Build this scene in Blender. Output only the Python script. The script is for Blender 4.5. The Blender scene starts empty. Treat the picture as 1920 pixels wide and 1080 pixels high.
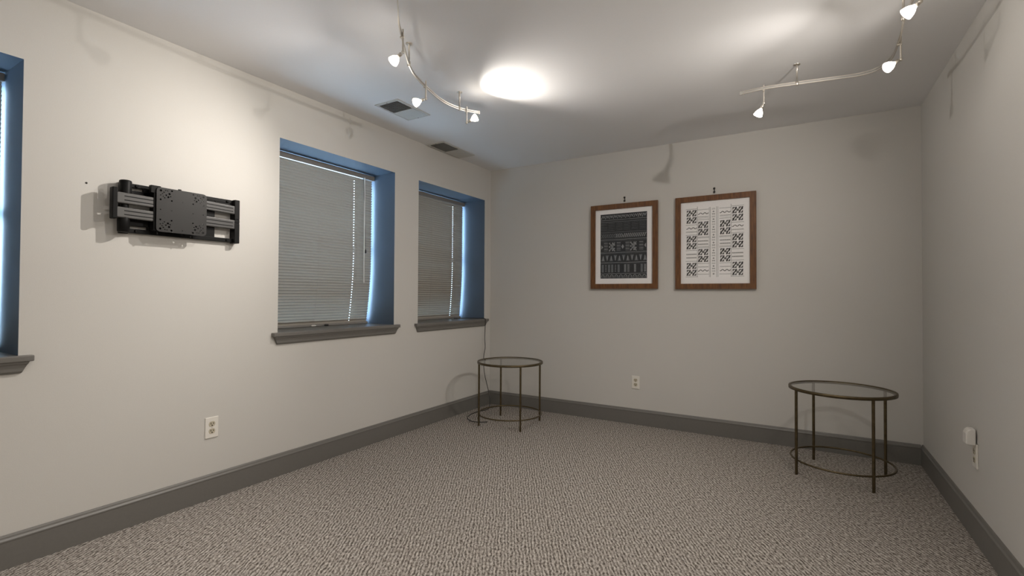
import bpy, math, random
from mathutils import Vector, Matrix
random.seed(4)
scene = bpy.context.scene
COL = scene.collection
PI = math.pi

# room: x from the left wall, y = 0 at the back wall (camera at negative y), z up
W, H, DEPTH = 3.512, 2.44, -6.2

# ------------------------------------------------------------------ materials
def new_mat(name):
    m = bpy.data.materials.new(name); m.use_nodes = True
    return m, m.node_tree.nodes, m.node_tree.links, m.node_tree.nodes['Principled BSDF']

def plain(name, col, rough=.5, metal=0, bump=0, bscale=60, vary=0, spec=.5):
    m, N, L, P = new_mat(name)
    P.inputs['Roughness'].default_value = rough
    P.inputs['Metallic'].default_value = metal
    P.inputs['Specular IOR Level'].default_value = spec
    tc = N.new('ShaderNodeTexCoord')
    nz = N.new('ShaderNodeTexNoise'); nz.inputs['Scale'].default_value = bscale; nz.inputs['Detail'].default_value = 3
    L.new(tc.outputs['Object'], nz.inputs['Vector'])
    rp = N.new('ShaderNodeValToRGB')
    c0 = [max(0, c*(1-vary)) for c in col]; c1 = [min(1, c*(1+vary)) for c in col]
    rp.color_ramp.elements[0].color = (*c0, 1); rp.color_ramp.elements[1].color = (*c1, 1)
    rp.color_ramp.elements[0].position = .3; rp.color_ramp.elements[1].position = .7
    L.new(nz.outputs['Fac'], rp.inputs['Fac']); L.new(rp.outputs['Color'], P.inputs['Base Color'])
    if bump:
        b = N.new('ShaderNodeBump'); b.inputs['Strength'].default_value = bump; b.inputs['Distance'].default_value = .002
        L.new(nz.outputs['Fac'], b.inputs['Height']); L.new(b.outputs['Normal'], P.inputs['Normal'])
    return m

M = {}
M['wall'] = plain('warm_white_wall_paint', (.59, .573, .54), .62, bump=.10, bscale=220, vary=.012, spec=.35)
M['ceiling'] = plain('ceiling_paint', (.80, .797, .80), .8, bump=.08, bscale=180, vary=.01, spec=.2)
M['reveal'] = plain('slate_reveal_paint', (.095, .132, .185), .55, bump=.08, bscale=150, vary=.02)
M['trim'] = plain('grey_trim_paint', (.155, .148, .136), .38, bump=.05, bscale=90, vary=.03)
M['slat'] = plain('blind_slat_enamel', (.38, .355, .31), .45, vary=.02)
M['rail_vinyl'] = plain('blind_rail_enamel', (.24, .225, .205), .45, vary=.02)
M['vinyl'] = plain('window_frame_vinyl', (.55, .56, .57), .4, vary=.02)
M['plate'] = plain('ivory_plate_plastic', (.77, .74, .68), .35, vary=.01)
M['socket'] = plain('socket_plastic', (.52, .47, .36), .4, vary=.02)
M['slot'] = plain('dark_slot', (.05, .04, .03), .7)
M['white_plastic'] = plain('white_plastic', (.72, .70, .66), .35, vary=.01)
M['bronze'] = plain('aged_brass_metal', (.105, .080, .043), .38, metal=.75, bscale=40, vary=.2)
M['nickel'] = plain('satin_nickel', (.62, .58, .52), .35, metal=.9, vary=.04)
M['insul'] = plain('rail_insulator', (.30, .29, .27), .5, vary=.02)
M['black_steel'] = plain('black_powder_coat', (.008, .008, .008), .42, bump=.1, bscale=500, vary=.1, spec=.12)
M['grey_steel'] = plain('charcoal_arm_coat', (.075, .073, .07), .42, bump=.1, bscale=500, vary=.06)
M['arm_dark'] = plain('dark_arm_coat', (.045, .044, .042), .42, bump=.1, bscale=500, vary=.06)
M['plate_steel'] = plain('dark_plate_coat', (.026, .025, .024), .36, bump=.08, bscale=500, vary=.06, spec=.22)
M['black_rubber'] = plain('black_cord_rubber', (.022, .02, .018), .5)
M['mat_paper'] = plain('white_paper', (.90, .885, .88), .8, vary=.01)
M['dark_ink'] = plain('charcoal_print', (.03, .033, .038), .8, vary=.15, bscale=30)
M['grey_ink'] = plain('grey_print', (.30, .31, .315), .8, vary=.15, bscale=80)
M['dim_ink'] = plain('dim_grey_print', (.14, .15, .16), .8, vary=.15, bscale=80)
M['black_ink'] = plain('black_print', (.11, .11, .105), .8, vary=.2, bscale=120)
M['pale_ink'] = plain('pale_grey_print', (.34, .34, .33), .8, vary=.15, bscale=120)
M['vent'] = plain('vent_enamel', (.56, .55, .52), .45, vary=.02)
M['duct'] = plain('dark_duct', (.03, .028, .026), .8)
M['nail'] = plain('dark_nail', (.03, .028, .026), .5, metal=.4)

def wood():
    m, N, L, P = new_mat('walnut_frame_wood')
    tc = N.new('ShaderNodeTexCoord'); mp = N.new('ShaderNodeMapping')
    mp.inputs['Scale'].default_value = (30, 30, 5)
    nz = N.new('ShaderNodeTexNoise'); nz.inputs['Scale'].default_value = 2.5; nz.inputs['Detail'].default_value = 5
    rp = N.new('ShaderNodeValToRGB')
    rp.color_ramp.elements[0].color = (.085, .031, .008, 1); rp.color_ramp.elements[1].color = (.19, .078, .021, 1)
    rp.color_ramp.elements[0].position = .3; rp.color_ramp.elements[1].position = .72
    L.new(tc.outputs['Object'], mp.inputs['Vector']); L.new(mp.outputs['Vector'], nz.inputs['Vector'])
    L.new(nz.outputs['Fac'], rp.inputs['Fac']); L.new(rp.outputs['Color'], P.inputs['Base Color'])
    P.inputs['Roughness'].default_value = .45
    return m
M['wood'] = wood()

def clear_glass(name, tint, rough=.02, ior=1.45):
    m = bpy.data.materials.new(name); m.use_nodes = True
    N, L = m.node_tree.nodes, m.node_tree.links
    N.remove(N['Principled BSDF'])
    out = N['Material Output']
    t = N.new('ShaderNodeBsdfTransparent'); t.inputs['Color'].default_value = (*tint, 1)
    g = N.new('ShaderNodeBsdfGlossy'); g.inputs['Roughness'].default_value = rough
    f = N.new('ShaderNodeFresnel'); f.inputs['IOR'].default_value = ior
    mx = N.new('ShaderNodeMixShader')
    # reflect at the entry face only: the pane does not bend the ray, so its exit face must not trap it
    ge = N.new('ShaderNodeNewGeometry'); iv = N.new('ShaderNodeMath'); iv.operation = 'SUBTRACT'; iv.inputs[0].default_value = 1
    ml = N.new('ShaderNodeMath'); ml.operation = 'MULTIPLY'
    L.new(ge.outputs['Backfacing'], iv.inputs[1]); L.new(iv.outputs[0], ml.inputs[0]); L.new(f.outputs['Fac'], ml.inputs[1])
    L.new(ml.outputs[0], mx.inputs['Fac']); L.new(t.outputs[0], mx.inputs[1]); L.new(g.outputs[0], mx.inputs[2])
    L.new(mx.outputs[0], out.inputs['Surface'])
    return m
M['glass'] = clear_glass('clear_pane', (.99, .992, .992))
M['picture_glass'] = clear_glass('picture_glazing', (.995, .995, .995), .02, 1.28)
M['table_glass'] = clear_glass('table_glass', (.985, .992, .988), .02, 1.38)
M['bulb_glass'] = clear_glass('bulb_reflector_glass', (.75, .72, .68), .15)

def emit(name, col, s):
    m = bpy.data.materials.new(name); m.use_nodes = True
    N, L = m.node_tree.nodes, m.node_tree.links
    N.remove(N['Principled BSDF'])
    e = N.new('ShaderNodeEmission'); e.inputs['Color'].default_value = (*col, 1); e.inputs['Strength'].default_value = s
    L.new(e.outputs[0], N['Material Output'].inputs['Surface'])
    return m
M['lens'] = emit('lit_bulb_lens', (1, .9, .76), 30)
M['bulb_glow'] = emit('lit_reflector', (1, .9, .78), 2.2)

def carpet():
    m, N, L, P = new_mat('loop_pile_carpet')
    P.inputs['Roughness'].default_value = 1; P.inputs['Specular IOR Level'].default_value = .05
    tc = N.new('ShaderNodeTexCoord')
    mp = N.new('ShaderNodeMapping'); mp.vector_type = 'TEXTURE'
    mp.inputs['Rotation'].default_value = (0, 0, math.radians(31.5))
    L.new(tc.outputs['Object'], mp.inputs['Vector'])
    def math_(op, a, b):
        n = N.new('ShaderNodeMath'); n.operation = op
        for k, q in enumerate((a, b)):
            if isinstance(q, (int, float)): n.inputs[k].default_value = q
            elif q is not None: L.new(q, n.inputs[k])
        return n.outputs[0]
    def scaled(v, sc_):
        n = N.new('ShaderNodeVectorMath'); n.operation = 'MULTIPLY'; n.inputs[1].default_value = sc_; L.new(v, n.inputs[0]); return n.outputs[0]
    def noise(v, detail, rough=.5):
        n = N.new('ShaderNodeTexNoise'); n.noise_dimensions = '2D'; n.inputs['Scale'].default_value = 1; n.inputs['Detail'].default_value = detail
        n.inputs['Roughness'].default_value = rough; L.new(v, n.inputs['Vector']); return n.outputs['Fac']
    # rows of loops: ribs across, loop streaks along, fine yarn fuzz
    sp = N.new('ShaderNodeSeparateXYZ'); L.new(mp.outputs['Vector'], sp.inputs[0])
    wob = noise(scaled(mp.outputs['Vector'], (28, 14, 1)), 1)
    ph = math_('ADD', math_('MULTIPLY', sp.outputs[0], 2*PI/.0155), math_('MULTIPLY', wob, 7.0))
    rib = math_('SINE', ph, None)
    loops = noise(scaled(mp.outputs['Vector'], (1/.0085, 1/.019, 1)), 2, .6)
    fuzz = noise(scaled(tc.outputs['Object'], (190, 190, 1)), 2, .6)
    h = math_('ADD', math_('MULTIPLY', rib, .085), math_('ADD', math_('MULTIPLY', loops, .62), math_('MULTIPLY', fuzz, .38)))
    rp = N.new('ShaderNodeValToRGB'); cr = rp.color_ramp
    cr.elements[0].position = .33; cr.elements[0].color = (.07, .060, .051, 1)
    cr.elements[1].position = .69; cr.elements[1].color = (.56, .52, .475, 1)
    for p, c in ((.42, (.19, .168, .148)), (.50, (.295, .268, .242)), (.58, (.39, .358, .324))):
        e = cr.elements.new(p); e.color = (*c, 1)
    L.new(h, rp.inputs['Fac']); L.new(rp.outputs['Color'], P.inputs['Base Color'])
    b = N.new('ShaderNodeBump'); b.inputs['Strength'].default_value = .6; b.inputs['Distance'].default_value = .008
    L.new(h, b.inputs['Height']); L.new(b.outputs['Normal'], P.inputs['Normal'])
    return m
M['carpet'] = carpet()

# ------------------------------------------------------------------ mesh helpers
class MB:
    """collects faces for ONE mesh object; o = origin subtracted from world coordinates"""
    def __init__(s, o=(0, 0, 0)):
        s.v = []; s.f = []; s.m = []; s.sm = []; s.o = Vector(o)
    def add(s, vs, fs, mi=0, smooth=False):
        b = len(s.v); s.v += [Vector(p) - s.o for p in vs]
        for f in fs:
            s.f.append([b+i for i in f]); s.m.append(mi); s.sm.append(smooth)
    def box(s, x0, x1, y0, y1, z0, z1, mi=0):
        if x0 > x1: x0, x1 = x1, x0
        if y0 > y1: y0, y1 = y1, y0
        if z0 > z1: z0, z1 = z1, z0
        v = [(x0,y0,z0),(x1,y0,z0),(x1,y1,z0),(x0,y1,z0),(x0,y0,z1),(x1,y0,z1),(x1,y1,z1),(x0,y1,z1)]
        s.add(v, [(3,2,1,0),(4,5,6,7),(0,1,5,4),(1,2,6,5),(2,3,7,6),(3,0,4,7)], mi)
    def quad(s, a, b, c, d, mi=0): s.add([a,b,c,d], [(0,1,2,3)], mi)
    def basis(s, d):
        d = Vector(d).normalized(); a = Vector((0,0,1)) if abs(d.z) < .9 else Vector((1,0,0))
        u = d.cross(a).normalized(); return d, u, d.cross(u).normalized()
    def lathe(s, base, d, prof, n=20, mi=0, cap=True):
        """prof: (distance along d, radius)"""
        d, u, w = s.basis(d); base = Vector(base); vs = []; fs = []
        for t, r in prof:
            for k in range(n):
                a = 2*PI*k/n; vs.append(base + d*t + (u*math.cos(a) + w*math.sin(a))*r)
        for i in range(len(prof)-1):
            for k in range(n):
                fs.append((i*n+k, i*n+(k+1) % n, (i+1)*n+(k+1) % n, (i+1)*n+k))
        s.add(vs, fs, mi, True)
        if cap:
            s.add([vs[k] for k in range(n)], [tuple(range(n))[::-1]], mi)
            s.add([vs[(len(prof)-1)*n+k] for k in range(n)], [tuple(range(n))], mi)
    def tube(s, a, b, r, n=14, mi=0, r2=None):
        a, b = Vector(a), Vector(b); L_ = (b-a).length
        s.lathe(a, b-a, [(0, r), (L_, r2 if r2 else r)], n, mi)
    def sweep(s, pts, sect, closed=False, mi=0, smooth=True, up=None):
        """sect: list of (side, up) offsets; pts: path"""
        pts = [Vector(p) for p in pts]; n = len(pts); m = len(sect); vs = []; fs = []
        pu = None
        for i, p in enumerate(pts):
            if closed: t = pts[(i+1) % n] - pts[i-1]
            else: t = pts[min(i+1, n-1)] - pts[max(i-1, 0)]
            t.normalize()
            if up is not None: u = Vector(up)
            else:
                if pu is None: u = Vector((0,0,1)) if abs(t.z) < .9 else Vector((1,0,0))
                else: u = pu
            sd = t.cross(u).normalized(); u2 = sd.cross(t).normalized(); pu = u2
            for a, b in sect: vs.append(p + sd*a + u2*b)
        for i in range(n if closed else n-1):
            for k in range(m):
                fs.append((i*m+k, i*m+(k+1) % m, ((i+1) % n)*m+(k+1) % m, ((i+1) % n)*m+k))
        s.add(vs, fs, mi, smooth)
        if not closed:
            s.add([vs[k] for k in range(m)], [tuple(range(m))[::-1]], mi)
            s.add([vs[(n-1)*m+k] for k in range(m)], [tuple(range(m))], mi)
    def pipe(s, pts, r, n=10, closed=False, mi=0):
        s.sweep(pts, [(r*math.cos(2*PI*k/n), r*math.sin(2*PI*k/n)) for k in range(n)], closed, mi)
    def build(s, name, mats, parent=None, bevel=0, seg=2):
        me = bpy.data.meshes.new(name)
        me.from_pydata([tuple(v) for v in s.v], [], s.f); 
        for mt in (mats if isinstance(mats, (list, tuple)) else [mats]): me.materials.append(mt)
        me.polygons.foreach_set('material_index', s.m); me.polygons.foreach_set('use_smooth', s.sm)
        me.update()
        ob = bpy.data.objects.new(name, me); COL.objects.link(ob)
        import bmesh
        bm = bmesh.new(); bm.from_mesh(me); bmesh.ops.recalc_face_normals(bm, faces=bm.faces); bm.to_mesh(me); bm.free()
        if bevel:
            md = ob.modifiers.new('edge', 'BEVEL'); md.width = bevel; md.segments = seg; md.limit_method = 'ANGLE'; md.angle_limit = math.radians(40)
        if parent is not None: ob.parent = parent
        return ob

def thing(name, label, cat, loc=(0,0,0), group=None):
    o = bpy.data.objects.new(name, None); COL.objects.link(o); o.location = loc; o.empty_display_size = .05
    o['label'] = label; o['category'] = cat
    if group: o['group'] = group
    return o
def tag(o, label, cat, group=None):
    o['label'] = label; o['category'] = cat
    if group: o['group'] = group
    return o
def struct(o, label=None, cat=None):
    o['kind'] = 'structure'
    if label: o['label'] = label
    if cat: o['category'] = cat
    return o
def origin_to(ob, loc):
    """move a mesh object's origin without moving its shape"""
    ob.data.transform(Matrix.Translation(-Vector(loc))); ob.location = loc; return ob
def dup(root, loc, rotz=0, label=None, group=None):
    r = root.copy(); COL.objects.link(r); r.location = loc; r.rotation_euler = (0, 0, rotz)
    if label: r['label'] = label
    if group: r['group'] = group
    for ch in list(root.children):
        c = ch.copy(); COL.objects.link(c); c.parent = r
        for g in list(ch.children):
            d = g.copy(); COL.objects.link(d); d.parent = c
    return r
def smooth_path(pts, n=8, closed=False):
    pts = [Vector(p) for p in pts]; out = []; N_ = len(pts)
    for i in range(N_ - (0 if closed else 1)):
        if closed: p0, p1, p2, p3 = pts[i-1], pts[i], pts[(i+1) % N_], pts[(i+2) % N_]
        else: p0, p1, p2, p3 = pts[max(i-1,0)], pts[i], pts[i+1], pts[min(i+2,N_-1)]
        for k in range(n):
            t = k/n
            out.append(.5*((2*p1) + (p2-p0)*t + (2*p0-5*p1+4*p2-p3)*t*t + (3*p1-p0-3*p2+p3)*t**3))
    if not closed: out.append(pts[-1])
    return out

# ------------------------------------------------------------------ the room shell
WT = .36                    # thickness of the left wall
# window openings: (y_left, y_right, z_bottom, z_top)
OPEN = [(-4.58, -3.5695, .870, 2.119), (-2.4015, -1.3976, .892, 2.117), (-1.1158, -.1110, .888, 2.113)]

m = MB(); m.box(-.5, W+.5, DEPTH-.3, .3, -.12, 0)
struct(m.build('floor', M['carpet']), 'grey brown loop pile carpet', 'carpet')
m = MB(); m.box(-.5, W+.5, DEPTH-.3, .3, H, H+.12)
struct(m.build('ceiling', M['ceiling']), 'plain painted ceiling', 'ceiling')
m = MB(); m.box(0, W+.2, 0, .2, 0, H)
struct(m.build('wall_back', M['wall']), 'plain grey white back wall', 'wall')
m = MB(); m.box(W, W+.2, DEPTH, 0, 0, H)
struct(m.build('wall_right', M['wall']), 'plain right hand wall', 'wall')
m = MB(); m.box(-WT, W+.2, DEPTH-.2, DEPTH, 0, H)
struct(m.build('wall_front', M['wall']), 'plain wall behind the viewer', 'wall')

def left_wall():
    m = MB()
    ys = sorted({DEPTH, .2} | {o[0] for o in OPEN} | {o[1] for o in OPEN})
    for x in (0, -WT):
        for i in range(len(ys)-1):
            a, b = ys[i], ys[i+1]
            op = [o for o in OPEN if o[0] == a and o[1] == b]
            spans = [(0, op[0][2]), (op[0][3], H)] if op else [(0, H)]
            for z0, z1 in spans:
                m.quad((x, a, z0), (x, b, z0), (x, b, z1), (x, a, z1), 0)
    for y0, y1, z0, z1 in OPEN:
        m.quad((0, y0, z1), (0, y1, z1), (-WT, y1, z1), (-WT, y0, z1), 1)
        m.quad((0, y0, z0), (0, y1, z0), (-WT, y1, z0), (-WT, y0, z0), 1)
        m.quad((0, y0, z0), (0, y0, z1), (-WT, y0, z1), (-WT, y0, z0), 1)
        m.quad((0, y1, z0), (0, y1, z1), (-WT, y1, z1), (-WT, y1, z0), 1)
    for y in (DEPTH, .2): m.quad((0, y, 0), (0, y, H), (-WT, y, H), (-WT, y, 0))
    for z in (0, H): m.quad((0, DEPTH, z), (0, .2, z), (-WT, .2, z), (-WT, DEPTH, z))
    struct(m.build('wall_left', [M['wall'], M['reveal']]), 'warm white left wall with three deep window recesses', 'wall')
left_wall()

# baseboards: flat board with a beaded cap
BB = [(0, 0), (.015, 0), (.015, .108), (.0165, .112), (.0165, .117), (.011, .124), (.009, .131), (.006, .137), (0, .137)]
def baseboard(name, a, b, nrm):
    m = MB(); a, b, nrm = Vector(a), Vector(b), Vector(nrm); n = len(BB); vs = []
    for p in (a, b): vs += [p + nrm*d + Vector((0, 0, z)) for d, z in BB]
    m.add(vs, [(i, (i+1) % n, n+(i+1) % n, n+i) for i in range(n)] + [tuple(range(n)), tuple(range(n, 2*n))])
    return struct(m.build(name, M['trim']))
baseboard('baseboard_left', (0, DEPTH, 0), (0, 0, 0), (1, 0, 0))['label'] = 'grey baseboard along the left wall'
baseboard('baseboard_back', (.015, 0, 0), (W-.015, 0, 0), (0, -1, 0))['label'] = 'grey baseboard along the back wall'
baseboard('baseboard_right', (W, DEPTH, 0), (W, 0, 0), (-1, 0, 0))['label'] = 'grey baseboard along the right wall'

# ------------------------------------------------------------------ windows, sills, blinds
def window(i, o):
    y0, y1, z0, z1 = o
    t = bpy.data.objects.new('window_%d' % i, None); COL.objects.link(t); t.location = (0, (y0+y1)/2, z0)
    struct(t, ['window recess cut off by the left edge, its sill end showing',
               'wide window recess between the TV bracket and the corner window',
               'window recess nearest the back corner'][i-1], 'window')
    og = t.location
    # wooden stool with horns at both ends
    m = MB(og); e = .043; f = .034
    m.box(-.335, 0, y0, y1, z0-.024, z0+.001)
    m.box(0, f, y0-e, y1+e, z0-.024, z0+.001)
    m.build('sill', M['trim'], t, .004, 3)
    # moulded apron with raked ends
    m = MB(og); prof = [(.026, z0-.0245), (.026, z0-.032), (.021, z0-.037), (.016, z0-.052), (.015, z0-.064), (.010, z0-.072), (0, z0-.074), (0, z0-.0245)]
    vs = []
    for sgn, yy in ((-1, y0), (1, y1)):
        for x, z in prof: vs.append((x, yy + sgn*(.030 - (z0-.0245-z)*.45), z))
    n = len(prof)
    m.add(vs, [(k, (k+1) % n, n+(k+1) % n, n+k) for k in range(n)] + [tuple(range(n)), tuple(range(n, 2*n))])
    m.build('apron', M['trim'], t)
    # sash and glazing at the outer side
    m = MB(og); xa, xb = -.358, -.325; s_ = .045
    m.box(xa, xb, y0, y0+s_, z0, z1); m.box(xa, xb, y1-.012, y1, z0, z1)
    m.box(xa, xb, y0+s_, y1-.012, z0, z0+.03); m.box(xa, xb, y0+s_, y1-.012, z1-s_, z1)
    zm = (z0+z1)/2; m.box(xa, xb, y0+s_, y1-.012, zm-.02, zm+.02)
    m.build('sash', M['vinyl'], t, .002, 2)
    m = MB(og); m.box(-.345, -.341, y0+s_-.002, y1-.010, z0+.028, z1-s_+.002)
    m.build('glass', M['glass'], t)
for i, o in enumerate(OPEN): window(i+1, o)

def bow(z, z0, x_top, x_bot):
    """the slats hang straight and swing back towards the glass near the sill"""
    t = max(0., min(1., (1.45 - z)/(1.45 - z0)))
    return x_top + (x_bot - x_top)*t*t*(1.25 - .25*t)

def blind(o, label, edge, hole, shut, xt, xb_, wand):
    y0, y1, z0, z1 = o
    ya, yb = y0+.010, y1-edge
    og = Vector((xt, (y0+y1)/2, z0)); t = thing('venetian_blind', label, 'window blind', og, 'venetian blinds in the window recesses')
    m = MB(og); hz0, hz1 = z1-.046, z1-.008
    m.box(xt-.016, xt+.016, ya, y1-.004, hz0, hz1)
    m.build('headrail', M['rail_vinyl'], t, .004, 3)
    # slats: curved strips with a route hole on the cord line
    m = MB(og); pitch = .0205; w = .0265; top = .015 if wand else .010
    n = int((hz0 - top - (z0+.031))/pitch) + 1; pitch = (hz0 - top - (z0+.031))/(n-1)
    hy = hole
    for k in range(n):
        zc = hz0 - top - k*pitch
        frac = max(0., min(1., (zc - z0)/(hz0 - z0)))
        ang = math.radians(shut + (2.0*random.random()-1) - 12*max(0, .22-frac)/.22)
        xc = bow(zc, z0, xt, xb_)
        dy = 0.0
        u = Vector((math.cos(ang), 0, math.sin(ang))); nn = Vector((-u.z, 0, u.x))
        sag = .0055
        sect = [(-.5, 0), (-.3, .64), (-.075, .98), (.075, .98), (.3, .64), (.5, 0)]
        hw = .0026 if wand else .0028
        segs = [ya, hy-hw, hy+hw, yb]
        vs = []
        for yy in segs:
            for a, b in sect:
                p = Vector((xc, yy, zc)) + u*(a*w) + nn*(b*sag); vs.append(p)
        fs = []
        for i in range(3):
            for j in range(5):
                if i == 1 and j == 2: continue
                fs.append((i*6+j, i*6+j+1, (i+1)*6+j+1, (i+1)*6+j))
        m.add(vs, fs, 0, False)
    zl = hz0 - top - (n-1)*pitch
    ob = m.build('slats', M['slat'], t)
    xb2 = bow(z0+.02, z0, xt, xb_)
    m = MB(og); m.box(xb2-.011, xb2+.011, ya, yb+.004, z0+.002, z0+.020)
    m.build('bottom_rail', M['rail_vinyl'], t, .004, 3)
    # ladder cords in front of the slats
    for yy in (y0+.47, hole+.022):
        m = MB(og)
        pts = [(bow(hz0-.02-q*(hz0-.05-z0)/14, z0, xt, xb_)+.0145, yy, hz0-.004-q*(hz0-.03-z0)/14) for q in range(15)]
        m.pipe(pts, .0009, 5); m.build('ladder_cord', M['slat'], t)
    if wand:
        m = MB(og); m.tube((xt+.025, wand[0], hz0+.006), (xt+.024, wand[0], wand[1]), .0042, 8)
        m.lathe((xt+.024, wand[0], wand[1]), (0, 0, -1), [(0, .0042), (.006, .006), (.02, .005), (.024, .002)], 8)
        m.build('tilt_wand', M['white_plastic'], t)
        m = MB(og); cy = wand[0]-.012
        m.tube((xt+.022, cy, hz0), (xt+.022, cy+.03, wand[2]), .0012, 6)
        m.lathe((xt+.022, cy+.03, wand[2]), (0, 0, -1), [(0, .002), (.012, .006), (.03, .007), (.034, .002)], 10)
        m.build('lift_cord', M['black_rubber'], t)
    return t
blind(OPEN[0], 'venetian blind end in the recess at the left picture edge', .010, -3.72, 70, -.245, -.27, None)
B2 = blind(OPEN[1], 'closed grey venetian blind in the wide recess beside the TV bracket', .018, -1.597, 68, -.242, -.295, (-1.515, 1.25, 1.50))
B3 = blind(OPEN[2], 'closed grey venetian blind in the recess nearest the back corner', .022, -.297, 75, -.266, -.300, None)
# cord ends lying at the bottom rail of the wide blind
for nm, yy, mt, r in (('cord_tassel', -1.947, M['white_plastic'], .006), ('cord_tassel', -1.836, M['black_rubber'], .008)):
    m = MB(B2.location); xq = -.258; z = OPEN[1][2]+.010
    m.lathe((xq, yy-.02, z), (0, 1, 0), [(0, .002), (.006, r), (.03, r*.9), (.04, .002)], 12)
    m.build(nm, mt, B2)

# ------------------------------------------------------------------ TV bracket
def curve_plate(name, outline, holes, thick, mat, parent):
    cu = bpy.data.curves.new(name, 'CURVE'); cu.dimensions = '2D'; cu.fill_mode = 'BOTH'; cu.extrude = thick/2
    for loop in [outline] + holes:
        sp = cu.splines.new('POLY'); sp.points.add(len(loop)-1); sp.use_cyclic_u = True
        for p, (a, b) in zip(sp.points, loop): p.co = (a, b, 0, 1)
    ob = bpy.data.objects.new(name, cu); COL.objects.link(ob)
    dg = bpy.context.evaluated_depsgraph_get()
    me = bpy.data.meshes.new_from_object(ob.evaluated_get(dg)); me.name = name
    bpy.data.objects.remove(ob); bpy.data.curves.remove(cu)
    me.materials.clear(); me.materials.append(mat)
    # local (a, b, t) -> (x = t, y = a, z = b)
    me.transform(Matrix(((0,0,1,0),(1,0,0,0),(0,1,0,0),(0,0,0,1))))
    r = bpy.data.objects.new(name, me); COL.objects.link(r); r.parent = parent
    return r
def rrect(x0, x1, y0, y1, r, n=6):
    out = []
    for cx, cy, a0 in ((x1-r, y1-r, 0), (x0+r, y1-r, 90), (x0+r, y0+r, 180), (x1-r, y0+r, 270)):
        for k in range(n+1):
            a = math.radians(a0 + 90*k/n); out.append((cx + r*math.cos(a), cy + r*math.sin(a)))
    return out
def circ(x, y, r, n=8): return [(x + r*math.cos(2*PI*k/n), y + r*math.sin(2*PI*k/n)) for k in range(n)]

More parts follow.
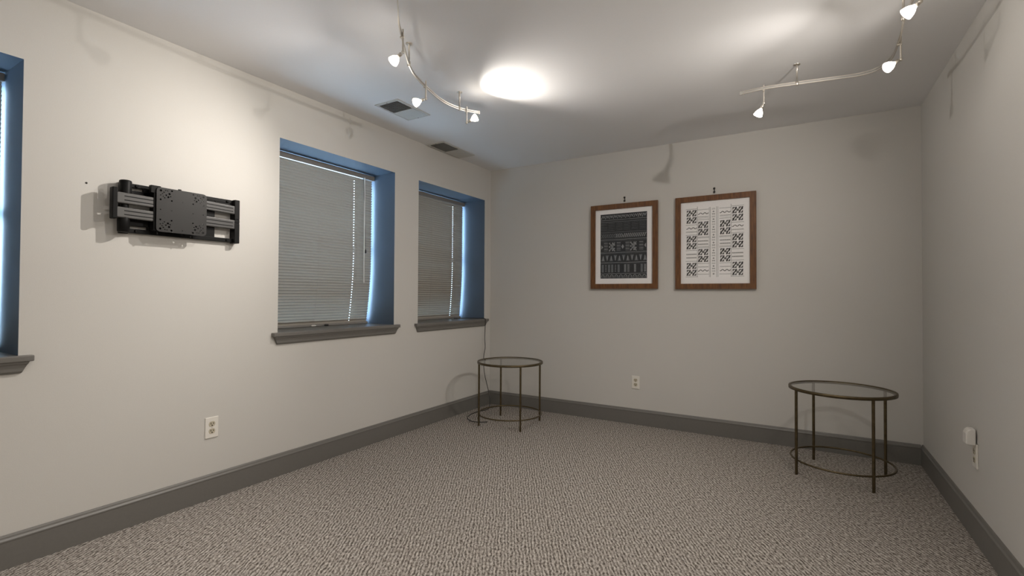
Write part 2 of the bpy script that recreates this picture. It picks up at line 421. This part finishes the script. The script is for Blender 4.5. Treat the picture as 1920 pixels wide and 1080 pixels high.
def tv_bracket():
    og = Vector((0, -2.975, 1.55))
    t = thing('tv_wall_bracket', 'black folded full motion TV bracket screwed to the left wall', 'TV bracket', og)
    bk, gy = M['black_steel'], M['grey_steel']
    # wall frame: long top and bottom rails joined by end channels
    for nm, z0, z1 in (('frame_rail', 1.647, 1.666), ('frame_rail', 1.426, 1.447)):
        m = MB(og); m.box(.006, .026, -3.225, -2.69, z0, z1); m.build(nm, bk, t, .002)
    m = MB(og)
    y0, y1 = -2.705, -2.676
    m.box(0, .05, y0, y1, 1.421, 1.535); m.box(0, .05, y0, y1, 1.556, 1.668)
    m.box(0, .014, y0, y1, 1.535, 1.556); m.box(.04, .05, y0, y1, 1.535, 1.556)
    m.build('end_channel', bk, t, .003)
    m = MB(og); m.box(0, .024, -3.235, -3.20, 1.421, 1.668); m.build('end_channel', bk, t, .003)
    # backing webs between the rails
    for a in ((-3.205, -3.05, 1.606, 1.633), (-3.14, -3.05, 1.60, 1.648), (-3.205, -3.05, 1.461, 1.50), (-3.12, -3.05, 1.446, 1.50), (-2.905, -2.80, 1.445, 1.648), (-2.80, -2.70, 1.628, 1.648)):
        m = MB(og); m.box(.008, .024, a[0], a[1], a[2], a[3]); m.build('backing_web', bk, t, .002)
    # wall screws in the open frame
    for y, z in ((-2.735, 1.655), (-2.735, 1.436), (-3.17, 1.656), (-3.17, 1.437)):
        m = MB(og); m.lathe((.026, y, z), (1, 0, 0), [(0, .007), (.004, .007), (.006, .004)], 8); m.build('wall_screw', bk, t)
    # left knuckles
    m = MB(og)
    m.lathe((.045, -3.222, 1.600), (0, 0, 1), [(0, .024), (.066, .025), (.071, .023), (.073, .018)], 24)
    m.lathe((.045, -3.228, 1.425), (0, 0, 1), [(0, .020), (.004, .024), (.07, .025), (.073, .024)], 24)
    m.lathe((.045, -3.225, 1.49), (0, 0, 1), [(0, .016), (.115, .016)], 18)
    m.build('pivot_post', bk, t)
    m = MB(og); m.box(.042, .076, -3.283, -3.262, 1.482, 1.630); m.build('hinge_plate', bk, t, .004)
    # four box arms with a pressed groove
    def arm(y0, y1, zl0, zl1, zr0, zr1, x0, x1, mat):
        m = MB(og)
        v = [(x0,y0,zl0),(x1,y0,zl0),(x1,y0,zl1),(x0,y0,zl1),(x0,y1,zr0),(x1,y1,zr0),(x1,y1,zr1),(x0,y1,zr1)]
        m.add(v, [(0,1,2,3),(4,7,6,5),(0,4,5,1),(1,5,6,2),(2,6,7,3),(3,7,4,0)])
        a = m.build('folding_arm', mat, t, .005, 3)
        g = MB(og)
        c0, c1 = (zl0+zl1)/2, (zr0+zr1)/2; dy = y1-y0
        for q, h_ in ((.18, .0022), (-.18, .0022)):
            za, zb = c0 + q*(zl1-zl0), c1 + q*(zr1-zr0)
            yA, yB = y0+dy*.16, y1-dy*.06
            zA, zB = za+(zb-za)*.16, za+(zb-za)*.94
            xf = x1+.0004
            g.add([(xf-.002,yA,zA-h_),(xf,yA,zA-h_),(xf,yA,zA+h_),(xf-.002,yA,zA+h_),(xf-.002,yB,zB-h_),(xf,yB,zB-h_),(xf,yB,zB+h_),(xf-.002,yB,zB+h_)],
                  [(0,1,2,3),(4,7,6,5),(0,4,5,1),(1,5,6,2),(2,6,7,3),(3,7,4,0)])
        gr = g.build('pressed_groove', bk, a)
        return a
    arm(-3.268, -3.06, 1.558, 1.611, 1.556, 1.606, .05, .07, gy)
    arm(-3.268, -3.06, 1.490, 1.541, 1.488, 1.537, .05, .07, gy)
    arm(-2.92, -2.70, 1.590, 1.640, 1.584, 1.632, .030, .048, M['arm_dark'])
    arm(-2.92, -2.70, 1.500, 1.556, 1.500, 1.552, .030, .048, M['arm_dark'])
    # tilt head behind the screen plate
    m = MB(og)
    m.box(.028, .072, -3.115, -3.03, 1.445, 1.655)
    m.box(.03, .066, -3.03, -2.93, 1.48, 1.63)
    m.box(.05, .074, -3.128, -3.085, 1.630, 1.667)
    for y in (-3.098, -2.945): m.tube((.07, y, 1.46), (.07, y, 1.428), .0035, 8)
    m.tube((.072, -3.0, 1.65), (.072, -3.0, 1.667), .008, 10)
    m.tube((.02, -2.98, 1.60), (.075, -2.98, 1.60), .02, 14); m.tube((.02, -2.98, 1.51), (.075, -2.98, 1.51), .02, 14)
    m.build('tilt_head', bk, t, .002)
    # screen plate with its bolt holes
    c = (-2.989-og.y, 1.551-og.z); hw, hh = .1175, .1105
    holes = []
    for sx in (-1, 1):
        for sz in (-1, 1):
            for dx, dz, r in ((.100, .095, .0042), (.100, .050, .0034), (.100, .072, .002), (.050, .050, .003), (.050, .100, .0038),
                              (.075, .075, .003), (.066, .066, .0038), (.061, .083, .0040), (.082, .060, .0022), (.086, .088, .0022),
                              (.070, .098, .002), (.092, .080, .002), (.079, .098, .0022), (.0885, .068, .002), (.056, .071, .0022)):
                holes.append(circ(c[0]+sx*dx, c[1]+sz*dz, r*1.3))
    holes += [circ(c[0]+.0, c[1]-.095, .0028), circ(c[0]-.1, c[1], .003), circ(c[0]+.1, c[1], .003), circ(c[0]-.05, c[1], .002), circ(c[0]+.05, c[1], .002), circ(c[0], c[1]+.05, .002)]
    p = curve_plate('screen_plate', rrect(c[0]-hw, c[0]+hw, c[1]-hh, c[1]+hh, .018), holes, .003, M['plate_steel'], t)
    p.location = (.079, 0, 0)
tv_bracket()

m = MB(); m.lathe((0, -3.3548, 1.6385), (1, 0, 0), [(-.002, .003), (0, .0045), (.002, .004), (.003, .002)], 8)
tag(origin_to(m.build('screw_plug', M['nail']), (0, -3.3548, 1.6385)), 'tiny dark screw plug in the wall left of the TV bracket', 'screw')

# ------------------------------------------------------------------ outlets
def outlet(loc, nrm, label):
    """local frame: x across, z up, outward = -y; rotated to face nrm"""
    t = thing('power_outlet', label, 'outlet', loc, 'duplex wall outlets')
    hw, hh = .035, .0572
    m = MB(); m.box(-hw, hw, -.0062, 0, -hh, hh); m.build('cover_plate', M['plate'], t, .003, 3)
    for s_ in (-1, 1):
        m = MB(); c = s_*.0195
        pts = []
        for k in range(24):
            a = 2*PI*k/24; x = .0172*math.cos(a); z = max(-.0142, min(.0142, .0172*math.sin(a))); pts.append((x, z))
        vs = [(x, -.0058, c+z) for x, z in pts] + [(x*.96, -.0078, c+z*.96) for x, z in pts]; n = 24
        m.add(vs, [(k, (k+1) % n, n+(k+1) % n, n+k) for k in range(n)] + [tuple(range(n, 2*n))])
        r = m.build('receptacle', M['socket'], t)
        g = MB(); g.box(-.0082, -.0048, -.0086, -.0070, c-.002, c+.0085); g.box(.0048, .0082, -.0086, -.0070, c-.001, c+.0075)
        g.lathe((0, -.0070, c-.0078), (0, -1, 0), [(0, .0036), (.0016, .0036)], 10)
        g.build('slot', M['slot'], r)
    m = MB(); m.lathe((0, -.006, 0), (0, -1, 0), [(0, .003), (.0012, .0028), (.0016, .001)], 10); m.build('screw', M['nickel'], t)
    a = math.atan2(nrm[0], -nrm[1]); t.rotation_euler = (0, 0, a)
    return t
outlet((0, -2.790, .3925), (1, 0), 'ivory duplex outlet on the left wall below the TV bracket')
outlet((1.5475, 0, .3685), (0, -1), 'ivory duplex outlet on the back wall under the pictures')
outlet((W, -1.165, .3915), (-1, 0), 'ivory outlet on the right wall with a white adapter plugged in')
t = thing('plug_adapter', 'small white plug in adapter in the right wall outlet', 'adapter', (W, -1.165, .46))
m = MB()
x0 = -.0415
vs = []
for y, gx, gz0, gz1 in ((-.027, 0, -.018, .057), (.027, 0, -.018, .057)):
    vs += [(-.0055, y, gz0), (x0+.004, y, gz0), (x0, y, gz0+.008), (x0, y, gz1-.022), (x0+.006, y, gz1-.008), (x0+.016, y, gz1), (-.0055, y, gz1)]
m.add(vs, [(k, (k+1) % 7, 7+(k+1) % 7, 7+k) for k in range(7)] + [tuple(range(7)), tuple(range(7, 14))])
m.build('housing', M['white_plastic'], t, .005, 3)

# ------------------------------------------------------------------ pictures
def picture(cx, cz, w, h, label, art, bw=.045):
    og = Vector((cx, 0, cz)); t = thing('framed_picture', label, 'picture', og, 'framed prints on the back wall')
    x0, x1, z0, z1 = cx-w/2, cx+w/2, cz-h/2, cz+h/2; d = -.030
    m = MB(og)       # mitred frame
    prof = [(0, -.004), (0, d), (bw, d), (bw, d+.010), (bw-.006, -.004)]
    loops = []
    for a, y in prof: loops += [(x0+a, y, z0+a), (x1-a, y, z0+a), (x1-a, y, z1-a), (x0+a, y, z1-a)]
    n = len(prof); fs = []
    for i in range(n):
        for k in range(4): fs.append((i*4+k, i*4+(k+1) % 4, ((i+1) % n)*4+(k+1) % 4, ((i+1) % n)*4+k))
    m.add(loops, fs); m.build('frame', M['wood'], t, .0012)
    m = MB(og); ix0, ix1, iz0, iz1 = x0+bw-.004, x1-bw+.004, z0+bw-.004, z1-bw+.004
    m.box(ix0, ix1, -.014, -.009, iz0, iz1, 0)
    mats = [M['mat_paper'], M['dark_ink'], M['grey_ink'], M['dim_ink'], M['black_ink'], M['pale_ink']]
    art(m, x0, x1, z0, z1)
    m.build('art_print', mats, t)
    m = MB(og); m.box(ix0, ix1, -.0195, -.018, iz0, iz1); m.build('glazing', M['picture_glass'], t)
    return t

class Pen:
    """flat ink shapes on a print, in fractions of the print (u right, v down)"""
    def __init__(s, m, x0, x1, z0, z1): s.m, s.x0, s.x1, s.z0, s.z1 = m, x0, x1, z0, z1; s.y = -.0142
    def P(s, u, v, y): return (s.x0+(s.x1-s.x0)*u, y, s.z1-(s.z1-s.z0)*v)
    def poly(s, pts, mi, lift=0):
        y = s.y - lift; s.m.add([s.P(u, v, y) for u, v in pts], [tuple(range(len(pts)))], mi)
    def rect(s, u0, u1, v0, v1, mi, lift=0): s.poly([(u0,v0),(u1,v0),(u1,v1),(u0,v1)], mi, lift)
    def line(s, a, b, th, mi, lift=0):
        asp = (s.z1-s.z0)/(s.x1-s.x0)
        dx, dy = b[0]-a[0], (b[1]-a[1])*asp; L_ = math.hypot(dx, dy) or 1; nx, ny = -dy/L_*th/2, dx/L_*th/2/asp
        s.poly([(a[0]+nx,a[1]+ny),(b[0]+nx,b[1]+ny),(b[0]-nx,b[1]-ny),(a[0]-nx,a[1]-ny)], mi, lift)
    def strip(s, pts, th, mi, lift=0):
        for a, b in zip(pts, pts[1:]): s.line(a, b, th, mi, lift)

def art_dark(m, x0, x1, z0, z1):
    w, h = x1-x0, z1-z0
    p = Pen(m, x0+.148*w, x1-.155*w, z0+.122*h, z1-.112*h)
    p.rect(0, 1, 0, 1, 1); e = .0002; G, D = 2, 3
    R = random.Random(7)
    def hand(v, th, mi): 
        p.strip([(u/10, v+R.uniform(-.002, .002)) for u in range(11)], th, mi, e)
    # zigzag band at the top
    for k in range(11):
        u = .02+k*.088
        p.strip([(u, .075), (u+.03, .025), (u+.045, .03), (u+.055, .06), (u+.085, .02)], .012, G, e)
        p.rect(u+.01, u+.02, .03, .04, D, e)
    hand(.095, .007, G); hand(.125, .012, D)
    for v in (.15, .175, .2, .225, .25): 
        for k in range(6): p.line((k/6+.01, v+R.uniform(-.004,.004)), (k/6+.15, v+R.uniform(-.004,.004)), .005, D, e)
    hand(.285, .008, D)
    # herringbone
    for k in range(24):
        u = .02+k*.04; dv = .05
        if k < 8: p.line((u, .31), (u+.03, .31+dv*.6), .013, D, e); p.line((u, .31+dv*1.2), (u+.03, .31+dv*.6), .013, D, e)
        elif k < 12: p.line((u, .31), (u+.03, .31+dv*.6), .014, G, e); p.line((u, .31+dv*1.2), (u+.03, .31+dv*.6), .014, G, e)
        else: p.line((u, .37), (u+.04, .31), .016, G, e)
    hand(.40, .008, G); hand(.42, .005, D)
    # motif row
    def ladder(u):
        for q in range(6): p.rect(u, u+.085, .445+q*.024, .454+q*.024, G if q % 2 == 0 else D, e)
    def hourglass(u):
        for q in range(5):
            for r in range(4):
                if (q+r) % 2 == 0 or (q in (1, 3) and r in (1, 2)): p.rect(u+r*.034, u+r*.034+.03, .445+q*.027, .467+q*.027, G, e)
        p.line((u, .445), (u+.13, .58), .018, G, e); p.line((u+.13, .445), (u, .58), .018, G, e)
    def diamond(u): p.poly([(u, .512-.035), (u+.03, .512), (u, .512+.035), (u-.03, .512)], G, e)
    ladder(.08); hourglass(.19); ladder(.36); diamond(.49); ladder(.55); hourglass(.65); ladder(.84)
    p.poly([(.02, .48), (.06, .51), (.02, .545)], G, e); p.poly([(.98, .47), (.945, .505), (.98, .54)], G, e)
    hand(.60, .008, G); hand(.618, .004, D)
    for k in range(11):
        u = .06+k*.09; c = G if k % 3 else D
        if k % 2 == 0: p.poly([(u-.038, .73), (u+.038, .73), (u, .64)], D, e)
        else: p.poly([(u-.036, .64), (u+.036, .64), (u, .73)], D, e)
        p.line((u, .655), (u, .72), .014, G, 2*e)
    hand(.755, .008, G); hand(.77, .004, D)
    for k in range(14):
        u = .03+k*.07; c = (D, 1, D, D, 1)[k % 5]
        if c != 1: p.rect(u, u+.045, .785, .905, c, e)
        if k % 3 == 1:
            for q in range(5): p.rect(u+.008, u+.036, .792+q*.023, .80+q*.023, G, 2*e)
    hand(.925, .007, G)
    for k in range(10):
        u = .055+k*.099
        p.strip([(u-.035, .99), (u-.03, .955), (u, .942), (u+.03, .955), (u+.035, .99)], .011, G, e)
        p.rect(u-.01, u+.01, .965, .985, D, e)

def art_light(m, x0, x1, z0, z1):
    w, h = x1-x0, z1-z0
    p = Pen(m, x0+.143*w, x1-.150*w, z0+.128*h, z1-.125*h)
    K, S = 4, 5
    cols = [(0.0, .19), (.212, .40), (.60, .785), (.81, 1.0)]
    def block(u0, u1, v0, v1):
        dv = (v1-v0)/2
        for r in range(2):
            a, b = v0+r*dv+.008, v0+(r+1)*dv-.008; w_ = (u1-u0)
            for ua, ub, flip in ((u0+.02*w_+.004, u0+.40*w_, 0), (u0+.60*w_, u1-.02*w_-.004, 1)):
                mu, mv = (ua+ub)/2, (a+b)/2
                p.poly([(ua, a), (mu, a), (ua, mv)], K); p.poly([(ub, b), (mu, b), (ub, mv)], K)
                p.line((ua, b), (ub, a), .022, K)
                p.rect(ua, ua+.018, mv+.004, b, K); p.rect(ub-.018, ub, a, mv-.004, K)
                p.rect(mu-.010, mu+.010, a, a+.012, K); p.rect(mu-.010, mu+.010, b-.012, b, K)
            cu, cv = (u0+u1)/2, (a+b)/2
            p.poly([(cu, cv-.02), (cu+.022, cv), (cu, cv+.02), (cu-.022, cv)], K)
            p.line((cu-.04, a), (cu, cv-.01), .008, S); p.line((cu+.04, a), (cu, cv-.01), .008, S)
    def wave(u0, u1, v):
        n = 14; pts = [(u0+(u1-u0)*k/n, v+.011*math.sin(k/n*5.0*PI+.6)) for k in range(n+1)]
        p.strip(pts, .013, K)
    def dashes(u0, u1, v):
        n = 9
        for k in range(n):
            a = u0+(u1-u0)*k/n; p.rect(a, a+(u1-u0)/n*.72, v-.005, v+.006, K)
        p.rect(u0, u1, v+.009, v+.012, S)
    def rule(u0, u1, v, c=S, th=.0035): p.rect(u0, u1, v, v+th, c)
    for ci in (0, 3):
        u0, u1 = cols[ci]
        for v0, v1 in ((.02, .225), (.395, .60), (.785, .985)): block(u0, u1, v0, v1)
        for v in (.008, .238, .342, .385, .608, .765, .99): rule(u0-.01, u1+.01, v, S, .006)
        wave(u0, u1, .29); rule(u0, u1, .335, S)
        dashes(u0, u1, .665); dashes(u0, u1, .715)
    for ci in (1, 2):
        u0, u1 = cols[ci]
        for v0, v1 in ((.195, .405), (.59, .79)): block(u0, u1, v0, v1)
        for v in (.025, .17, .418, .432, .56, .575, .80, .955): rule(u0-.01, u1+.01, v, S, .006)
        wave(u0, u1, .085); rule(u0, u1, .128, S, .008); rule(u0, u1, .15, S)
        dashes(u0, u1, .478); dashes(u0, u1, .525)
        rule(u0, u1, .85, S, .008); wave(u0, u1, .905)
    for u in (.202, .432, .545, .795): p.rect(u-.004, u+.004, -.02 if u in (.202, .795) else 0, 1.0, S)
    p.rect(.412, .418, 0, 1, S); p.rect(.565, .571, 0, 1, S)
    for k in range(26):
        v = .02+k*.037; q = k % 3
        if q == 0: p.rect(.46, .52, v, v+.005, S); p.rect(.46, .52, v+.012, v+.017, S)
        elif q == 1: p.poly([(.49, v-.004), (.512, v+.01), (.49, v+.024), (.468, v+.01)], S)
        else: p.line((.465, v), (.515, v+.016), .01, S); p.line((.465, v+.016), (.515, v), .01, S)

picture(1.4385, 1.5785, .613, .766, 'walnut framed dark charcoal print with pale pattern bands', art_dark)
picture(2.1995, 1.5765, .614, .770, 'walnut framed white print with black pattern columns', art_light)
for x, lab in ((1.446, 'pair of dark nails above the charcoal print'), (2.198, 'pair of dark nails above the white print')):
    t = thing('picture_hanger', lab, 'nails', (x, 0, 2.0), 'hanger nails above the pictures')
    for z in (.0165, -.013):
        m = MB(); m.lathe((0, 0, z), (0, -1, 0), [(0, .003), (.006, .003), (.0065, .0085), (.0095, .0085), (.011, .004)], 10); m.build('nail', M['nail'], t)
    m = MB(); m.box(-.0035, .0035, -.003, 0, -.022, .016); m.build('strap', M['nail'], t)

# ------------------------------------------------------------------ side tables
def make_table():
    t = thing('side_table', 'round glass side table with bronze frame in the left back corner', 'table', (0, 0, 0), 'round glass side tables')
    R = .283; n = 56
    ring = lambda r, z: [(r*math.cos(2*PI*k/n), r*math.sin(2*PI*k/n), z) for k in range(n)]
    m = MB(); m.sweep(ring(R, .541), [(-.007, -.009), (.007, -.009), (.008, 0), (.007, .009), (-.007, .009), (-.008, 0)], True); m.build('top_ring', M['bronze'], t)
    m = MB(); m.lathe((0, 0, .541), (0, 0, 1), [(0, R-.006), (.006, R-.006)], n); m.build('glass_top', M['table_glass'], t)
    for k in range(4):
        a = PI/4 + k*PI/2; c = Vector((R*math.cos(a), R*math.sin(a), 0))
        m = MB(); m.lathe(c, (0, 0, 1), [(0, .0075), (.003, .0085), (.1, .0085), (.54, .0085)], 14); m.build('leg', M['bronze'], t)
    m = MB(); m.pipe(ring(R-.004, .092), .0062, 8, True); m.build('lower_ring', M['bronze'], t)
    return t
T1 = make_table(); T1.location = (.589, -.563, 0); T1.rotation_euler = (0, 0, math.radians(4))
dup(T1, (3.022, -.505, 0), math.radians(-14.5), 'round glass side table with bronze frame near the right wall')

# ------------------------------------------------------------------ cord from the corner window
m = MB()
path = [(-.222, -.33, .8945), (-.15, -.20, .8945), (-.03, -.165, .8945), (.030, -.150, .8935), (.0415, -.148, .884), (.043, -.150, .85), (.040, -.155, .70), (.042, -.150, .60),
        (.040, -.172, .50), (.045, -.165, .34), (.075, -.135, .16), (.11, -.16, .05), (.14, -.24, .0045), (.135, -.30, .0045), (.115, -.40, .0045),
        (.125, -.52, .0045), (.18, -.635, .0045), (.275, -.70, .0045), (.345, -.69, .0045), (.405, -.645, .0045)]
m.pipe(smooth_path(path, 6), .0034, 8)
tag(origin_to(m.build('power_cable', M['black_rubber']), (.14, -.24, 0)), 'thin black cord hanging from the corner window sill to the carpet', 'cord')

# ------------------------------------------------------------------ ceiling vents
def vent(cx, cy, lx, ly, label):
    t = thing('ceiling_vent', label, 'vent', (cx, cy, H), 'ceiling air registers')
    f = .022
    m = MB()
    for a in ((-lx/2, lx/2, -ly/2, -ly/2+f), (-lx/2, lx/2, ly/2-f, ly/2), (-lx/2, -lx/2+f, -ly/2+f, ly/2-f), (lx/2-f, lx/2, -ly/2+f, ly/2-f)): m.box(*a, -.006, 0)
    m.box(-lx/2+f, lx/2-f, -.004, .004, -.009, 0)
    m.build('flange', M['vent'], t, .002, 2)
    m = MB(); m.box(-lx/2+f, lx/2-f, -ly/2+f, ly/2-f, -.0012, -.0004); m.build('duct_opening', M['duct'], t)
    for half in (0, 1):
        m = MB(); y0, y1 = ((-ly/2+f, -.004), (.004, ly/2-f))[half]; n = max(4, int((y1-y0)/.013)); s_ = 1 if half else -1
        for k in range(n):
            y = y0 + (k+.5)*(y1-y0)/n; a = .0062
            # blades of the two halves lean opposite ways
            v = [(-lx/2+f, y - s_*a, -.0016), (lx/2-f, y - s_*a, -.0016), (lx/2-f, y + s_*a*.5, -.0115), (-lx/2+f, y + s_*a*.5, -.0115)]
            m.add(v + [(p[0], p[1]+.0008, p[2]) for p in v], [(0,1,2,3),(7,6,5,4),(0,4,5,1),(1,5,6,2),(2,6,7,3),(3,7,4,0)])
        m.build('louvre', M['vent'], t)
    for y in (-ly/2+f*.5, ly/2-f*.5):
        m = MB(); m.lathe((0, y, -.006), (0, 0, -1), [(0, .004), (.0015, .003)], 8); m.build('screw', M['nail'], t)
vent(.396, -1.725, .215, .335, 'white ceiling air register beside the curved track')
vent(.108, -.80, .190, .470, 'white ceiling air register against the left wall near the corner')

# ------------------------------------------------------------------ track lights
ZR = 2.333
def track(path, standoffs, label, ends):
    pts = smooth_path([(x, y, ZR) for x, y in path], 8)
    og = Vector((path[0][0], path[0][1], ZR)); t = thing('track_rail', label, 'track rail', og, 'bent low voltage lighting rails')
    for z0, z1 in ((-.0085, -.0042), (.0042, .0085)):
        m = MB(og); m.sweep(pts, [(-.0028, z0), (.0028, z0), (.0028, z1), (-.0028, z1)], smooth=False); m.build('conductor', M['nickel'], t)
    m = MB(og); m.sweep(pts, [(-.0016, -.0038), (.0016, -.0038), (.0016, .0038), (-.0016, .0038)], smooth=False); m.build('insulator', M['insul'], t)
    for x, y in standoffs:
        m = MB(og)
        m.lathe((x, y, H), (0, 0, -1), [(0, .017), (.004, .017), (.006, .0075), (.0068, .0048), (H-ZR-.012, .0048), (H-ZR-.0115, .0085), (H-ZR+.010, .0085), (H-ZR+.013, .005)], 14)
        m.build('standoff', M['nickel'], t)
    if ends:
        m = MB(og); p, q = pts[0], pts[1]; d = (p-q).normalized()
        m.sweep([p-d*.008, p+d*.006], [(-.0042, -.0105), (.0042, -.0105), (.0042, .0105), (-.0042, .0105)], smooth=False); m.build('end_cap', M['insul'], t)
    return pts
R1 = [(.993, -1.646), (.928, -1.755), (.910, -1.92), (.957, -2.13), (1.003, -2.27), (1.062, -2.38), (1.150, -2.505), (1.232, -2.612), (1.288, -2.687), (1.350, -2.755), (1.43, -2.84), (1.58, -2.97), (1.80, -3.09)]
R2 = [(2.506, -1.116), (2.627, -1.128), (2.792, -1.108), (2.957, -1.080), (3.09, -1.064), (3.165, -1.105), (3.203, -1.22), (3.205, -1.38), (3.2025, -1.478), (3.195, -1.62), (3.20, -1.93), (3.17, -2.2), (3.08, -2.5)]
track(R1, [(.924, -1.765), (1.064, -2.383)], 'curved metal lighting rail on the ceiling near the left windows', True)
track(R2, [(2.792, -1.108), (3.190, -1.62)], 'bent metal lighting rail on the ceiling near the right wall', True)

LIGHTS = []
def lamp(x, y, aim, label, stem=.083, power=10, spill=2.0, size=110, off=True):
    og = Vector((x, y, ZR)); t = thing('track_light', label, 'track light', og, 'track spotlights')
    aim = Vector(aim).normalized()
    sx, sy = (.0088, 0) if off else (0, .0088)
    m = MB(og); m.box(x-.006, x+.006, y-.006, y+.006, ZR-.0175, ZR-.0090); m.box(x+sx-.005, x+sx+.005, y+sy-.005, y+sy+.005, ZR-.0175, ZR-.0090); m.build('clip', M['nickel'], t, .0015)
    m = MB(og); m.tube((x+sx, y+sy, ZR+.022), (x+sx, y+sy, ZR-stem), .0042, 10); m.build('stem', M['nickel'], t)
    j = Vector((x+sx, y+sy, ZR-stem))
    m = MB(og); m.lathe(j+Vector((0, 0, .006)), (0, 0, -1), [(0, .005), (.003, .0075), (.011, .0075), (.014, .004)], 12)
    hb = j + aim*.012; m.tube(j, hb, .0034, 8); m.build('swivel', M['nickel'], t)
    m = MB(og); m.lathe(hb, aim, [(0, .006), (.002, .0085), (.018, .0085), (.019, .0055), (.026, .0055)], 14); m.build('socket', M['nickel'], t)
    b0 = hb + aim*.022
    m = MB(og); prof = [(0, .0075), (.006, .010), (.014, .0165), (.024, .0215), (.036, .0245), (.040, .0253)]
    m.lathe(b0, aim, prof, 24, cap=False)
    rf = m.build('reflector', M['bulb_glow'], t)
    m = MB(og); m.lathe(b0 + aim*.0385, aim, [(0, .0235), (.002, .0225), (.0034, .016), (.004, .004)], 24); m.build('lens', M['lens'], rf)
    p = b0 + aim*.055
    add_light(p, aim, power, spill, size)
    return t
LC = (1, .935, .865)
def add_light(p, aim, power, spill, size):
    l = bpy.data.lights.new('spot_beam', 'SPOT'); l.energy = power; l.color = LC; l.spot_size = math.radians(size); l.spot_blend = 1; l.shadow_soft_size = .010
    o = bpy.data.objects.new('spot_beam', l); COL.objects.link(o); o.location = p; o.rotation_euler = Vector(aim).to_track_quat('-Z', 'Y').to_euler()
    if spill:
        l = bpy.data.lights.new('lamp_spill', 'POINT'); l.energy = spill; l.color = LC; l.shadow_soft_size = .010
        o = bpy.data.objects.new('lamp_spill', l); COL.objects.link(o); o.location = p

lamp(1.232, -2.612, (-1, .10, -.36), 'lit spotlight on the left rail aimed at the left wall', power=9, spill=.25, size=108)
lamp(.968, -2.15, (-.45, -.88, -.56), 'lit spotlight on the left rail beside the ceiling vent', power=42, spill=.25, size=118)
lamp(.942, -1.722, (.88, .12, .33), 'lit spotlight at the far end of the left rail', power=17, spill=.3, size=116)
lamp(2.627, -1.128, (-.42, -.05, -.9), 'lit spotlight hanging from the tip of the right rail', off=False, power=9, spill=.3, size=130)
lamp(3.205, -1.38, (-.75, -.40, -.52), 'lit spotlight glaring at the bend of the right rail', stem=.084, power=36, spill=.35, size=140)
lamp(3.200, -1.93, (-.70, .68, -.36), 'lit spotlight on the right rail cut by the top picture edge', power=23, spill=.4, size=114)
# out of view: one lamp implied by right wall shadows, then added fill lights
add_light((2.25, -3.2, 2.24), (.95, .10, -.2), 40, .6, 125)
add_light((1.10, -3.15, 2.24), (.25, .1, -1), 30, .4, 130)  # added fill aimed down at the floor, no lamp known here
add_light((2.62, -3.15, 2.24), (-.5, .2, -.9), 17, .6, 130)  # added fill for the middle of the floor
add_light((2.6, -5.2, 2.24), (0, -.2, -.8), 80, 4, 150)  # added fill behind the camera to lift the whole room

# ------------------------------------------------------------------ daylight, camera, view
wd = bpy.data.worlds.new('daylight'); scene.world = wd; wd.use_nodes = True
bg = wd.node_tree.nodes['Background']; bg.inputs['Color'].default_value = (.51, .745, 1, 1); bg.inputs['Strength'].default_value = 10.5

cam = bpy.data.cameras.new('camera'); co = bpy.data.objects.new('camera', cam); COL.objects.link(co)
yaw, pitch, roll = -.5400874, .01450591, .00511114
cy, sy = math.cos(yaw), math.sin(yaw)
fw = Vector((sy*math.cos(pitch), cy*math.cos(pitch), math.sin(pitch))); r = Vector((cy, -sy, 0)); u = r.cross(fw)
c, s = math.cos(roll), math.sin(roll)
rx, ux = c*r + s*u, -s*r + c*u
mt = Matrix((rx, ux, -fw)).transposed().to_4x4(); mt.translation = Vector((2.81468465, -4.24931205, 1.13446358))
co.matrix_world = mt
cam.sensor_width = 36; cam.lens = 908.391/1920*36; cam.clip_start = .02
scene.camera = co
scene.view_settings.view_transform = 'Standard'; scene.view_settings.look = 'None'
scene.view_settings.gamma = 1; scene.view_settings.use_curve_mapping = False
scene.view_settings.exposure = .64
